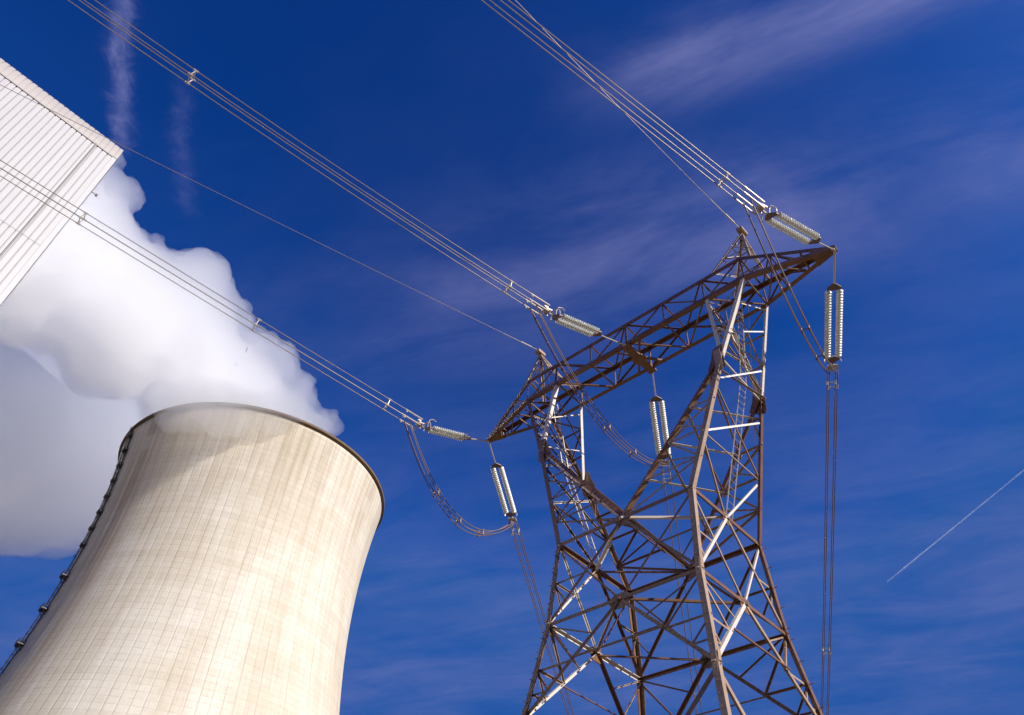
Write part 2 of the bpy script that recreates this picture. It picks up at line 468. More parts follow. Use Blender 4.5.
for u, v, r, rho in ((150, 425, 52, 250), (75, 392, 56, 276), (10, 385, 60, 280), (175, 490, 56, 272), (130, 478, 72, 268), (75, 462, 90, 262), (10, 445, 98, 256), (-60, 430, 105, 240), (-140, 410, 120, 238), (-240, 380, 140, 236)):
    p = at(u, v, rho); B.append((p, r * (p - CAM).length / FPX * .88))
plume('steam_plume', B, steam_mat('old_steam', .105, (.998, .998, .998)), 'greyer lower bank of steam drifting away behind the left flank of the cooling tower', 3.0, 7, 4)

# ------------------------------------------------------------------ turbine hall
def building():
    h = 64.4 + GZ; X = CAM.x - .8395 * 62; Y1 = CAM.y + .018 * 62; Y0 = Y1 - 130; X0 = X - 70; R = 4.2
    m, k, b = material('ribbed_metal_cladding', .5)
    x, y, z = k.sep(k.n.new('ShaderNodeNewGeometry').outputs['Position'])
    pn = k.white(k.m('FLOOR', k.m('DIVIDE', k.m('ADD', y, 500.0), .48)))
    st = k.noise(k.comb(k.m('MULTIPLY', y, 1.2), k.m('MULTIPLY', z, .05), x), 1.1, 6, .6)
    c = k.mix(k.m('MULTIPLY', pn, .5), (.375, .37, .405), (.33, .325, .36))
    c = k.mix(k.rng(st, .45, .75, 0, .3), c, (.27, .255, .27))
    k.l.new(c, b.inputs['Base Color'])
    seam = plain('cladding_seam', (.25, .235, .24), .6, 0, .3)
    capm = plain('weathered_eaves_cladding', (.355, .325, .32), .5, 0, .15, .4)
    T = thing('turbine_hall', (X - 35, (Y0 + Y1) / 2, 0), 'tall building clad in pale ribbed metal sheeting with a rounded eaves edge', 'building')
    mb = MB()
    # ribbed front wall: trapezoid section repeated along Y
    P = .48; pts = []; y = Y0
    while y < Y1 - .02:
        for a, o in ((0, 0), (.05, -.07), (.19, -.07), (.22, 0)): pts.append((min(y + a * P, Y1), X + o))
        y += P
    pts.append((Y1, X))
    zt = h - R
    vs = [(px_, py_, 0) for py_, px_ in pts] + [(px_, py_, zt) for py_, px_ in pts]; n = len(pts)
    mb.add(vs, [(i, i + 1, n + i + 1, n + i) for i in range(n - 1)])
    mb.add([(X, Y1, 0), (X0, Y1, 0), (X0, Y1, zt), (X, Y1, zt), (X0, Y0, 0), (X, Y0, 0), (X, Y0, zt), (X0, Y0, zt)], [(0, 1, 2, 3), (4, 5, 6, 7), (1, 4, 7, 2)])
    mb.build('wall', m, T)
    mb = MB(); y = Y0
    while y < Y1 - .02: mb.slab(V((X - .069, y + .06 * P, 0)), V((X - .069, y + .06 * P, zt)), V((1, 0, 0)), 0, .012, V((0, 1, 0)), 0, .075 * P); y += P
    mb.build('seams', seam, T)
    # rounded eaves, each sheet with the same rib
    prof = [(X - R + R * math.cos(a), zt + .0 + R * math.sin(a)) for a in [math.pi / 2 * i / 10 for i in range(11)]] + [(X - R - 3, h)]
    def eave(mb, ya, yb, out):
        vs = []
        for yy in (ya, yb):
            for q, (xx, zz) in enumerate(prof):
                a = math.pi / 2 * min(q, 10) / 10
                vs.append((xx + out * math.cos(a), yy, zz + out * math.sin(a)))
        n = len(prof); mb.add(vs, [(i, i + 1, n + i + 1, n + i) for i in range(n - 1)])
    mb = MB(); eave(mb, Y0, Y1, 0.0)
    mb.add([(X, Y1, zt)] + [(xx, Y1, zz) for xx, zz in prof] + [(X - R - 3, Y1, zt)], [tuple(range(len(prof) + 2))])
    y = Y0
    while y < Y1 - .1: eave(mb, y + .22 * P, min(y + .99 * P, Y1), .05); y += P
    mb.build('eaves', capm, T)
    mb = MB(); mb.slab(V((X, Y0, zt - .06)), V((X, Y1, zt - .06)), V((1, 0, 0)), .002, .06, V((0, 0, 1)), 0, .09)
    mb.build('flashing', seam, T)
    mb = MB(); y = Y0
    while y < Y1 - .1: eave(mb, y + .06 * P, y + .12 * P, .012); y += P
    mb.build('eaves_seams', seam, T)
    mb = MB(); mb.add([(X - R - 3, Y0, h), (X0, Y0, h), (X0, Y1, h), (X - R - 3, Y1, h)], [(0, 1, 2, 3)]); mb.build('roof', capm, T)
    mb = MB(); mb.slab(V((X, Y1, 0)), V((X, Y1, h - R)), V((1, 0, 0)), -.35, .06, V((0, 1, 0)), .002, .05)
    mb.slab(V((X, Y1 - .4, 0)), V((X, Y1 - .4, h - R)), V((1, 0, 0)), .002, .06, V((0, 1, 0)), 0, .45); mb.build('corner_trim', m, T)
    # horizontal lap joint and one downpipe
    mb = MB(); 
    for zz in (h - 17.5, h - 34): mb.slab(V((X, Y0, zz)), V((X, Y1, zz)), V((1, 0, 0)), .001, .012, V((0, 0, 1)), 0, .05)
    mb.build('lap_joint', seam, T)
    mb = MB(); mb.tube([(X + .08, Y1 - 1.95, 0), (X + .08, Y1 - 1.95, h - R)], .07, 8); mb.build('downpipe', seam, T)
    mb = MB(); c = V((X - .1, Y1 + .02, h - 9.3))
    mb.tube([c, c + V((0, .40, .05))], .035, 6); mb.box(c + V((0, .45, .02)), .2, .16, .16); mb.build('floodlight', DARK, T)
building()

# ------------------------------------------------------------------ pylon
AX, AY, AZ = V((1, 0, 0)), V((0, 1, 0)), V((0, 0, 1))
LV = {'w': (3.42, 2.649, 18.592 + GZ), '1': (3.542, 3.144, 14.761 + GZ), '2': (4.05, 3.85, 11.0 + GZ), '3': (4.6, 4.5, 6.4 + GZ), 'g': (5.4, 5.4, 0.0)}
SG = {'L': (-1, -1), 'F': (1, -1), 'R': (1, 1), 'B': (-1, 1)}
def cn(lv, c):
    a, b, z = LV[lv]; sx, sy = SG[c]; return V((a * sx, b * sy, z))
EX, EY, EZ = 5.328, 1.835, 25.318 + GZ
KX, CY, ZB, HT = 6.968, 1.17, 30.191 + GZ, 1.622
IX, TX, ZTIP = 4.755, 11.0, 30.197 + GZ
XP, ZP = 7.087, 35.21 + GZ
FACES = (('L', 'F', V((0, -1, 0))), ('F', 'R', V((1, 0, 0))), ('R', 'B', V((0, 1, 0))), ('B', 'L', V((-1, 0, 0))))

def pylon():
    T = thing('pylon', (0, 0, 0), 'brown steel lattice pylon, sunlit members coloured paler, with a forked head and long crossarm', 'pylon')
    def one(name, p, q, n, wd, off=0.0, mat=STEEL, t=.02):
        mb = MB(); mb.bar(p, q, n, wd, t, off); return mb.build(name, mat, T)
    # four legs
    for c, (sx, sy) in SG.items():
        mb = MB()
        for a, b in (('g', '3'), ('3', '2'), ('2', '1'), ('1', 'w')):
            mb.angle(cn(a, c), cn(b, c), V((-sx, 0, 0)), V((0, -sy, 0)), .22, .03)
        for lv in ('1', '2', '3'):                                       # splice plates
            p = cn(lv, c); d = (cn('w', c) - cn('1', c)).normalized()
            mb.slab(p - d * .45, p + d * .45, V((-sx, 0, 0)),   .03, .21, V((0, -sy, 0)), -.016, -.001)
            mb.slab(p - d * .45, p + d * .45, V((0, -sy, 0)), .03, .21, V((-sx, 0, 0)), -.016, -.001)
        leg = mb.build('leg', LIT_TAN if c == 'F' else STEEL, T)
        if c in 'LRF':
            low = MB()
            for a, b in (('g', '3'), ('3', '2'), ('2', '1'), ('1', 'w')):
                p, q = cn(a, c), cn(b, c); n = int((q - p).length / .42)
                for i in range(n):
                    x = lerp(p, q, (i + .5) / n); mb = MB() if x.z > 9.2 else low
                    if c == 'F': mb.tube([x + V((-.12, -.0, 0)), x + V((-.12, -.16, 0))], .014, 5)
                    elif i % 2: mb.tube([x + V((-sx * .1, 0, 0)), x + V((-sx * .1, sy * .2, 0))], .016, 5)
                    else: mb.tube([x + V((0, -sy * .1, 0)), x + V((sx * .2, -sy * .1, 0))], .016, 5)
                    if mb is not low: mb.build('step_bolt', STEEL, leg)
            tag(low.build('lower_step_bolts', STEEL, leg), kind='stuff')
        mb = MB(); p = cn('g', c); mb.box(p + V((0, 0, .2)), 1.2, 1.2, .5); mb.build('footing', CONC, leg)
    # body: beams, braces and their lighter lacing, face by face
    for A, Bc, n in FACES:
        MAT = LIT_TAN if n.x > .5 else STEEL; LIT_M = LIT_PALE if abs(n.x) > .5 else STEEL  # lighter steels paint sunlight onto the braces of the X faces
        mid = {lv: (cn(lv, A) + cn(lv, Bc)) / 2 for lv in LV}
        for lv, wd in (('w', .22), ('1', .18)):
            one('beam', cn(lv, A), cn(lv, Bc), n, wd, -.035, LIT_PALE if (lv == '1' and A == 'B') else STEEL)
        one('beam', cn('3', A), cn('3', Bc), n, .20, -.035)
        for c in (A, Bc):
            one('brace', mid['w'], cn('1', c), n, .15, -.06, LIT_M if c in 'FL' else MAT)
            one('brace', mid['1'], cn('w', c), n, .11, -.09, LIT_M if c in 'RL' else MAT)
            one('brace', mid['1'], cn('2', c), n, .18, -.06, LIT_M if c in 'FL' else MAT)
            one('brace', cn('2', c), mid['3'], n, .20, -.09, MAT)
            one('brace', mid['3'], cn('g', c), n, .22, -.06, MAT)
        mb = Members('secondary_brace', LIT_TAN if abs(n.x) > .5 else STEEL, T)
        for c in (A, Bc):
            # between waist and next level
            x = lerp(mid['w'], cn('1', c), .5); y = lerp(cn('w', c), cn('1', c), .5)
            mb.bar(x, y, n, .10, .014, -.12); 
            mb.bar(lerp(mid['w'], cn('1', c), .77), lerp(cn('w', c), cn('1', c), .5), n, .08, .014, -.13)
            # next panel: inverted V with redundants
            v = lambda t: lerp(mid['1'], cn('2', c), t)
            g = lambda t: lerp(cn('1', c), cn('2', c), t)
            mb.bar(v(.5), g(.5), n, .11, .014, -.12); mb.bar(v(.5), cn('1', c), n, .11, .014, -.13)
            mb.bar(v(.75), g(.5), n, .09, .014, -.14); mb.bar(v(.75), g(.75), n, .09, .014, -.12)
            mb.bar(v(.28), g(.0), n, .08, .014, -.15)
            v = lambda t: lerp(mid['3'], cn('2', c), t); g = lambda t: lerp(cn('3', c), cn('2', c), t)
            mb.bar(v(.5), g(.5), n, .10, .014, -.12)
            v = lambda t: lerp(mid['3'], cn('g', c), t); g = lambda t: lerp(cn('3', c), cn('g', c), t)
            mb.bar(v(.5), g(.5), n, .10, .014, -.12)
        # gusset plates
        e = n.cross(AZ)
        for lv, sz in (('w', .38), ('1', .44)):
            mb = MB(); p = mid[lv] - n * .075
            c = [p + e * (sz * a) + AZ * (sz * b) for a, b in ((-1, .25), (-.6, .55), (.6, .55), (1, .25), (.85, -.6), (.3, -.85), (-.3, -.85), (-.85, -.6))]
            k = len(c); mb.add(c + [x - n * .016 for x in c], [tuple(range(k)), tuple(range(2 * k - 1, k - 1, -1))] + [(i, i + k, (i + 1) % k + k, (i + 1) % k) for i in range(k)])
            mb.build('gusset_plate', STEEL, T)
    # plan bracing at the waist, lower level and half way down the next panel
    for lv, wd in (('w', .13), ('1', .12)):
        m = [(cn(lv, A) + cn(lv, Bc)) / 2 for A, Bc, n in FACES]
        for i in range(4): one('plan_brace', m[i], m[(i + 1) % 4], -AZ, wd, .06, LIT_PALE if lv == 'w' and i in (0, 3) else STEEL)
    m = []
    for A, Bc, n in FACES:
        mid = (cn('1', A) + cn('1', Bc)) / 2
        m += [lerp(mid, cn('2', A), .5), lerp(mid, cn('2', Bc), .5)]
    for i in range(0, 8, 2): one('plan_brace', m[i], m[(i + 1) % 8], -AZ, .08, 0)

    # two fork arms
    for s in (-1, 1):
        E_ = {y: V((s * EX, y * EY, EZ)) for y in (-1, 1)}
        K_ = {y: V((s * KX, y * CY, ZB)) for y in (-1, 1)}
        I_ = {y: V((s * IX, y * CY, ZB)) for y in (-1, 1)}
        W_ = {y: V((s * LV['w'][0], y * LV['w'][1], LV['w'][2])) for y in (-1, 1)}
        M_ = {y: V((0, y * LV['w'][1], LV['w'][2])) for y in (-1, 1)}
        arm = bpy.data.objects.new('fork_arm', None); COL.objects.link(arm); arm.parent = T
        mb = Members('lacing_bar', LIT_TAN if s > 0 else STEEL, arm); lit_mb = Members('lacing_bar', LIT_PALE, arm)  # paler bars carry sunlight in their colour
        no, ni = V((s, 0, .12)).normalized(), V((-s, 0, .5)).normalized()
        for y in (-1, 1):
            n = V((0, y, 0))
            o = lambda t: lerp(W_[y], E_[y], t); i = lambda t: lerp(M_[y], E_[y], t)
            ts = (.0, .22, .44, .66, .86)
            for a in range(1, 5):
                mb.bar(o(ts[a]), i(ts[a]), n, .11, .016, -.05)
                mb.bar(o(ts[a]) if a % 2 else i(ts[a]), i(ts[a - 1]) if a % 2 else o(ts[a - 1]), n, .11, .016, -.07)
            mb.bar(i(.33), o(.22), n, .08, .014, -.09); mb.bar(i(.55), o(.44), n, .08, .014, -.09)
            # head of the arm, between elbow and crossarm
            o = lambda t: lerp(E_[y], K_[y], t); i = lambda t: lerp(E_[y], I_[y], t)
            for a, b in ((.34, .34), (.68, .68)): mb.bar(o(a), i(b), n, .09, .015, -.05)
            mb.bar(o(.34), i(.68), n, .09, .015, -.07); mb.bar(i(.68), K_[y], n, .09, .015, -.08)
        def ladder_side(P, Q, n, fr, wd, cross):
            for a in range(len(fr)):
                lit_mb.bar(lerp(P[-1], Q[-1], fr[a]), lerp(P[1], Q[1], fr[a]), n, wd, .016, -.05)
                if a + 1 < len(fr):
                    if cross:
                        mb.bar(lerp(P[-1], Q[-1], fr[a]), lerp(P[1], Q[1], fr[a + 1]), n, wd * .85, .015, -.08)
                        mb.bar(lerp(P[1], Q[1], fr[a]), lerp(P[-1], Q[-1], fr[a + 1]), n, wd * .85, .015, -.10)
                    else:
                        y = -1 if a % 2 else 1
                        mb.bar(lerp(P[y], Q[y], fr[a]), lerp(P[-y], Q[-y], fr[a + 1]), n, wd * .85, .015, -.08)
        oW = lambda y, t: lerp(W_[y], E_[y], t) if t <= 1 else lerp(E_[y], K_[y], t - 1)
        oI = lambda y, t: lerp(M_[y], E_[y], t) if t <= 1 else lerp(E_[y], I_[y], t - 1)
        mw = (W_[-1] + W_[1]) / 2
        mb.bar(mw, oW(-1, .39), no, .12, .016, -.11); lit_mb.bar(mw, oW(1, .42), no, .12, .016, -.11)
        for a, b, k, wd in ((.40, .83, lit_mb, .12), (.80, .42, mb, .11), (.40, .42, mb, .08), (.81, 1.30, lit_mb, .10), (1.0, .98, lit_mb, .11),
                            (1.30, 1.72, lit_mb, .09), (1.68, 1.30, mb, .09), (1.68, 1.96, lit_mb, .08), (1.32, .99, mb, .08)):
            k.bar(oW(-1, a), oW(1, b), no, wd, .015, -.05 if k is lit_mb else -.08)
        for a, b, k, wd in ((.22, .44, lit_mb, .11), (.44, .66, lit_mb, .11), (.66, .88, lit_mb, .11), (.62, .42, mb, .09), (.86, .64, mb, .09), (.40, .20, mb, .09),
                            (1.08, 1.42, lit_mb, .10), (1.48, 1.9, lit_mb, .10), (1.46, 1.06, mb, .09), (1.92, 1.48, mb, .09), (.92, 1.0, mb, .10)):
            k.bar(oI(-1, a), oI(1, b), ni, wd, .015, -.05 if k is lit_mb else -.08)
        for y in (-1, 1):
            mb = MB(); mb.angle(W_[y], E_[y], V((-s, 0, 0)), V((0, -y, 0)), .21, .028)
            mb.slab(E_[y] - AZ * .8, E_[y] + AZ * .5, V((-s, 0, 0)), .03, .36, V((0, -y, 0)), -.018, -.001)
            mb.build('outer_leg', LIT_TAN if s > 0 and y < 0 else STEEL, arm)
            mb = MB(); mb.angle(E_[y], K_[y], V((-s, 0, 0)), V((0, -y, 0)), .19, .026); mb.build('upper_leg', LIT_PALE if s > 0 else STEEL, arm)
            mb = MB(); mb.angle(M_[y] + V((0, y * -.03, 0)), E_[y] + V((-s * .12, -y * .03, 0)), V((-s, 0, -.8)), V((0, -y, 0)), .20, .026)
            mb.build('inner_strut', STEEL, arm)
            mb = MB(); mb.angle(E_[y] + V((-s * .12, -y * .03, 0)), I_[y] + V((0, -y * .03, 0)), V((s, 0, 0)), V((0, -y, 0)), .20, .024)
            mb.build('upper_strut', LIT_PALE, arm)
            mb = MB(); c = E_[y] + V((-s * .05, -y * .04, 0)); n = V((0, y, 0))
            pl = [c + V((a * -s, 0, b)) for a, b in ((-.1, -.7), (.35, -.75), (.75, -.45), (.5, .1), (.35, .65), (-.15, .75))]
            k = len(pl); mb.add(pl + [x - n * .018 for x in pl], [tuple(range(k)), tuple(range(2 * k - 1, k - 1, -1))] + [(i, i + k, (i + 1) % k + k, (i + 1) % k) for i in range(k)])
            mb.build('gusset_plate', STEEL, arm)
        # ladder inside the arm
        p, q = V((s * (LV['w'][0] - .15), .25, LV['w'][2])), V((s * (EX - .1), .2, EZ)); q2 = V((s * 6.0, .15, ZB + .3))
        mb = MB()
        for y in (-.24, .24): mb.tube([p + AY * y, q + AY * y, q2 + AY * y], .026, 5)
        for a, b in ((p, q), (q, q2)):
            k = int((b - a).length / .33)
            for i in range(k): x = lerp(a, b, (i + .5) / k); mb.tube([x - AY * .24, x + AY * .24], .014, 4)
        mb.build('ladder', FIT, T)

    # crossarm: a box truss with tapering tips
    def ch(y, z): return [V((-TX, y * .12, ZTIP + (.10 if z else -.10))), V((-KX, y * CY, ZB + z * HT)), V((KX, y * CY, ZB + z * HT)), V((TX, y * .12, ZTIP + (.10 if z else -.10)))]
    C4 = {(y, z): ch(y, z) for y in (-1, 1) for z in (0, 1)}
    def at_x(y, z, x):
        c = C4[(y, z)]
        if x < -KX: return lerp(c[0], c[1], (x + TX) / (TX - KX))
        if x > KX: return lerp(c[2], c[3], (x - KX) / (TX - KX))
        return lerp(c[1], c[2], (x + KX) / (2 * KX))
    arm = bpy.data.objects.new('crossarm', None); COL.objects.link(arm); arm.parent = T
    mb = Members('lacing_bar', STEEL, arm)
    xs = [-KX, -IX, -2.38, 0, 2.38, IX, KX]
    tips = [[-9.6, -8.3, -KX], [KX, 8.3, 9.6]]
    for y in (-1, 1):                                       # front and back faces
        n = V((0, y, 0))
        for i, x in enumerate(xs):
            mb.bar(at_x(y, 0, x), at_x(y, 1, x), n, .10 if x else .16, .016, -.03)
            if i + 1 < len(xs):
                a, b = (0, 1) if (i % 2) == (0 if i < 3 else 1) else (1, 0)
                mb.bar(at_x(y, a, x), at_x(y, b, xs[i + 1]), n, .12, .016, -.05)
        for tp in tips:
            for i, x in enumerate(tp):
                mb.bar(at_x(y, 0, x), at_x(y, 1, x), n, .08, .014, -.03)
                if i + 1 < len(tp): mb.bar(at_x(y, i % 2, x), at_x(y, 1 - i % 2, tp[i + 1]), n, .085, .014, -.05)
    for z, n in ((0, -AZ), (1, AZ)):                        # bottom and top faces
        for i, x in enumerate(xs):
            mb.bar(at_x(-1, z, x), at_x(1, z, x), n, .10, .016, -.03)
            if i + 1 < len(xs):
                a = -1 if (i % 2) else 1
                mb.bar(at_x(a, z, x), at_x(-a, z, xs[i + 1]), n, .10, .016, -.05)
        for tp in tips:
            for i, x in enumerate(tp):
                mb.bar(at_x(-1, z, x), at_x(1, z, x), n, .08, .014, -.03)
                if i + 1 < len(tp): mb.bar(at_x(-1 if i % 2 else 1, z, x), at_x(1 if i % 2 else -1, z, tp[i + 1]), n, .08, .014, -.05)
    for x in (-IX, IX):                      # diaphragms inside the box
        mb.bar(at_x(-1, 0, x), at_x(1, 1, x), AX, .09, .015, 0)
    for (y, z), c in C4.items():
        mb = MB()
        for a, b in zip(c[:-1], c[1:]):
            mb.angle(a, b, V((0, -y, 0)), V((0, 0, -1 if z else 1)), .20 if z else .22, .026)
        mb.build('chord', STEEL, arm)
    for s in (-1, 1):                                       # solid plated tips
        mb = MB()
        a, b = 10.0, TX + .10
        c = []
        for x in (a, b):
            yy = .12 + (TX - x) / (TX - KX) * (CY - .12); hh = .10 + (TX - x) / (TX - KX) * HT * .5
            c += [V((s * x, -yy - .02, ZTIP - .12)), V((s * x, yy + .02, ZTIP - .12)), V((s * x, yy + .02, ZTIP + hh * 1.2)), V((s * x, -yy - .02, ZTIP + hh * 1.2))]
        mb.hexa(c); mb.build('tip_plate', STEEL, arm)
    # bracket that carries the middle phase, across the bottom face
    mb = MB()
    mb.slab(V((0, -CY - .1, ZB - .05)), V((0, CY + .1, ZB - .05)), AX, -.22, .22, AZ, -.16, -.02)
    for sx in (-1, 1):
        for sy in (-1, 1): mb.bar(V((0, 0, ZB - .03)), V((sx * .85, sy * CY, ZB - .03)), -AZ, .16, .02, 0)
    pl = [V((.42 * math.cos(a), .42 * math.sin(a), ZB - .215)) for a in [math.pi / 4 * k for k in range(8)]]
    mb.add(pl + [x + AZ * .02 for x in pl], [tuple(range(7, -1, -1)), tuple(range(8, 16))] + [(i, (i + 1) % 8, (i + 1) % 8 + 8, i + 8) for i in range(8)])
    mb.build('middle_bracket', STEEL, arm)
    # earth wire peaks
    for s in (-1, 1):
        mb = MB(); top = V((s * XP, 0, ZP)); base = [V((s * x, y * CY, ZB + HT)) for x in (IX + .35, KX + 1.2) for y in (-1, 1)]
        base = [at_x(y, 1, s * x) for x in (IX + .6, KX + .55) for y in (-1, 1)]
        for p in base: 
            e = V((top.x - p.x, 0, 0)).normalized(); mb.angle(p, lerp(p, top, .97), e, V((0, -1 if p.y > 0 else 1, 0)), .13, .018)
        o = (0, 1, 3, 2)
        for k in range(4):
            p, q = base[o[k]], base[o[(k + 1) % 4]]; n = (p + q) / 2 - V((top.x, 0, p.z)); n.z = 0; n = n.normalized() if n.length > .01 else AX
            for a, b in ((.0, .33), (.33, .62), (.62, .85)):
                mb.bar(lerp(p, top, a), lerp(q, top, b), n, .07, .013, -.03); mb.bar(lerp(p, top, b), lerp(q, top, b), n, .06, .013, -.02)
        mb.box(top + V((0, 0, -.05)), .34, .62, .22)
        mb.build('earth_wire_peak', LIT_TAN, T)
pylon()

# ------------------------------------------------------------------ insulators and line
OUT = V((-0.48190751, 0.86019116, -0.16684218))              # direction of the spans that leave the pylon
TIPS = [V((-TX, 0, ZTIP - .1)), V((0, -CY, ZB - .1)), V((TX, 0, ZTIP - .1))]
OTIPS = [V((-TX, 0, ZTIP - .1)), V((0, CY, ZB - .1)), V((TX, 0, ZTIP - .1))]
WHO = ['left tip of the crossarm', 'middle of the crossarm', 'right tip of the crossarm']
WHO2 = ['left crossarm tip', 'crossarm middle', 'right crossarm tip']
# incoming spans: azimuth, distance and drop at which the bundle starts, slope, curvature
INC = [(-165, 4.2, -1.1, .172, .0002), (-165, 4.7, -.70, .115, .0020), (-165, 4.6, -.98, .200, .0)]

def disc_column(mb, p, q, n, r=.17):
    """a string of cap and pin discs from p to q"""
    d = (q - p) / n; e = d.normalized(); a = e.orthogonal().normalized(); b = e.cross(a)
    prof = ((.035, 0), (.05, .12), (r * .55, .30), (r, .52), (r * .97, .66), (r * .5, .62), (.045, .80), (.035, 1.0))
    S = 12
    for k in range(n):
        base = len(mb.v)
        for rr, t in prof:
            c = p + d * (k + t)
            for j in range(S):
                th = 2 * math.pi * j / S; mb.v.append(c + (a * math.cos(th) + b * math.sin(th)) * rr)
        for i in range(len(prof) - 1):
            for j in range(S):
                mb.f.append((base + i * S + j, base + i * S + (j + 1) % S, base + (i + 1) * S + (j + 1) % S, base + (i + 1) * S + j))

def yoke(mb, c, d, s, wd, depth, t=.03):
    """triangular yoke plate, base towards +d"""
    n = d.cross(s).normalized()
    pl = [c - d * depth - s * .06, c - d * depth + s * .06, c + s * wd + d * .0, c + s * wd + d * .14, c - s * wd + d * .14, c - s * wd]
    k = 6; mb.add([x + n * t for x in pl] + [x - n * t for x in pl], [tuple(range(k)), tuple(range(2 * k - 1, k - 1, -1))] + [(i, i + k, (i + 1) % k + k, (i + 1) % k) for i in range(k)])

def insulator(name, A, pts, side, label, group, ndisc, horns=1):
    ndisc = int(ndisc * 1.25)
    """A = where it hangs, pts = (end of link, end of discs, end of fittings), side = direction between its two columns"""
    T = thing(name, A, label, 'insulator', group)
    p1, p2, p3 = pts
    d0 = (p1 - A).normalized(); d = (p2 - p1).normalized()
    s = (side - d * side.dot(d)).normalized()
    mb = MB(); mb.tube([A, p1 - d0 * .25], .038, 6); mb.tube([A - d0 * .05, A + d0 * .18], .075, 8); mb.build('link_rod', FIT, T)
    mb = MB(); yoke(mb, p1, d, s, .32, .22); mb.build('yoke_plate', CABLE, T)
    q1, q2 = p1 + d * .15, p2 - d * .12
    for k in (-1, 1):
        mb = MB()
        pa, pb = q1 + s * (.26 * k), q2 + s * (.26 * k)
        disc_column(mb, pa, pb, ndisc); ds_ = mb.build('disc_string', GLASS, T, True)
        mb = MB(); d1_ = (pb - pa).normalized()
        for q in range(ndisc + 1): x = lerp(pa, pb, q / ndisc); mb.tube([x - d1_ * .045, x + d1_ * .045], .055, 8)
        mb.tube([pa, pb], .05, 6); mb.build('metal_caps', FIT, ds_)
    mb = MB(); yoke(mb, p2 + d * .05, -d, s, .32, .2); mb.build('yoke_plate', CABLE, T)
    mb = MB(); mb.tube([p2 + d * .28, p3], .05, 6)
    n = d.cross(s).normalized(); mb.slab(p3 - d * .28, p3 + d * .05, s, -.26, .26, n, -.03, .03); mb.slab(p3 - d * .18, p3 + d * .05, n, -.26, .26, s, -.03, .03)
    mb.build('clamp', FIT, T)
    mb = MB(); c = p2 + d * .10
    if horns:      # arcing horn: a bent rod that stands up beside the discs
        u_ = n if n.z > 0 else -n
        mb.tube([c, c + u_ * .35 - d * .02, c + u_ * .55 - d * .12, c + u_ * .62 - d * .34, c + u_ * .52 - d * .52], .03, 6)
    mb.tube([c + (s * math.cos(a) + n * math.sin(a)) * .40 + d * .02 for a in [math.pi * (.9 + 1.2 * k / 14) for k in range(15)]], .028, 6)
    mb.build('arcing_horn', FIT, T)
    return T

def bundle_frame(d, roll=0.0):
    s = V((d.y, -d.x, 0)).normalized(); n = s.cross(d).normalized(); c, k = math.cos(roll), math.sin(roll)
    return s * c + n * k, n * c - s * k
def quad(path, half, roll=0.0):
    out = []
    for a, b in ((-1, -1), (1, -1), (1, 1), (-1, 1)):
        line = []
        for i, p in enumerate(path):
            d = (path[min(i + 1, len(path) - 1)] - path[max(i - 1, 0)]).normalized(); s, n = bundle_frame(d, roll)
            line.append(p + s * (a * half) + n * (b * half))
        out.append(line)
    return out
def spacer(mb, c, d, half, roll=0.0):
    s, n = bundle_frame(d, roll); q = [c + s * (a * half) + n * (b * half) for a, b in ((-1, -1), (1, -1), (1, 1), (-1, 1))]
    for i in range(4):
        mb.tube([q[i], q[(i + 1) % 4]], .026, 5); mb.tube([q[i] - d * .11, q[i] + d * .11], .052, 6)

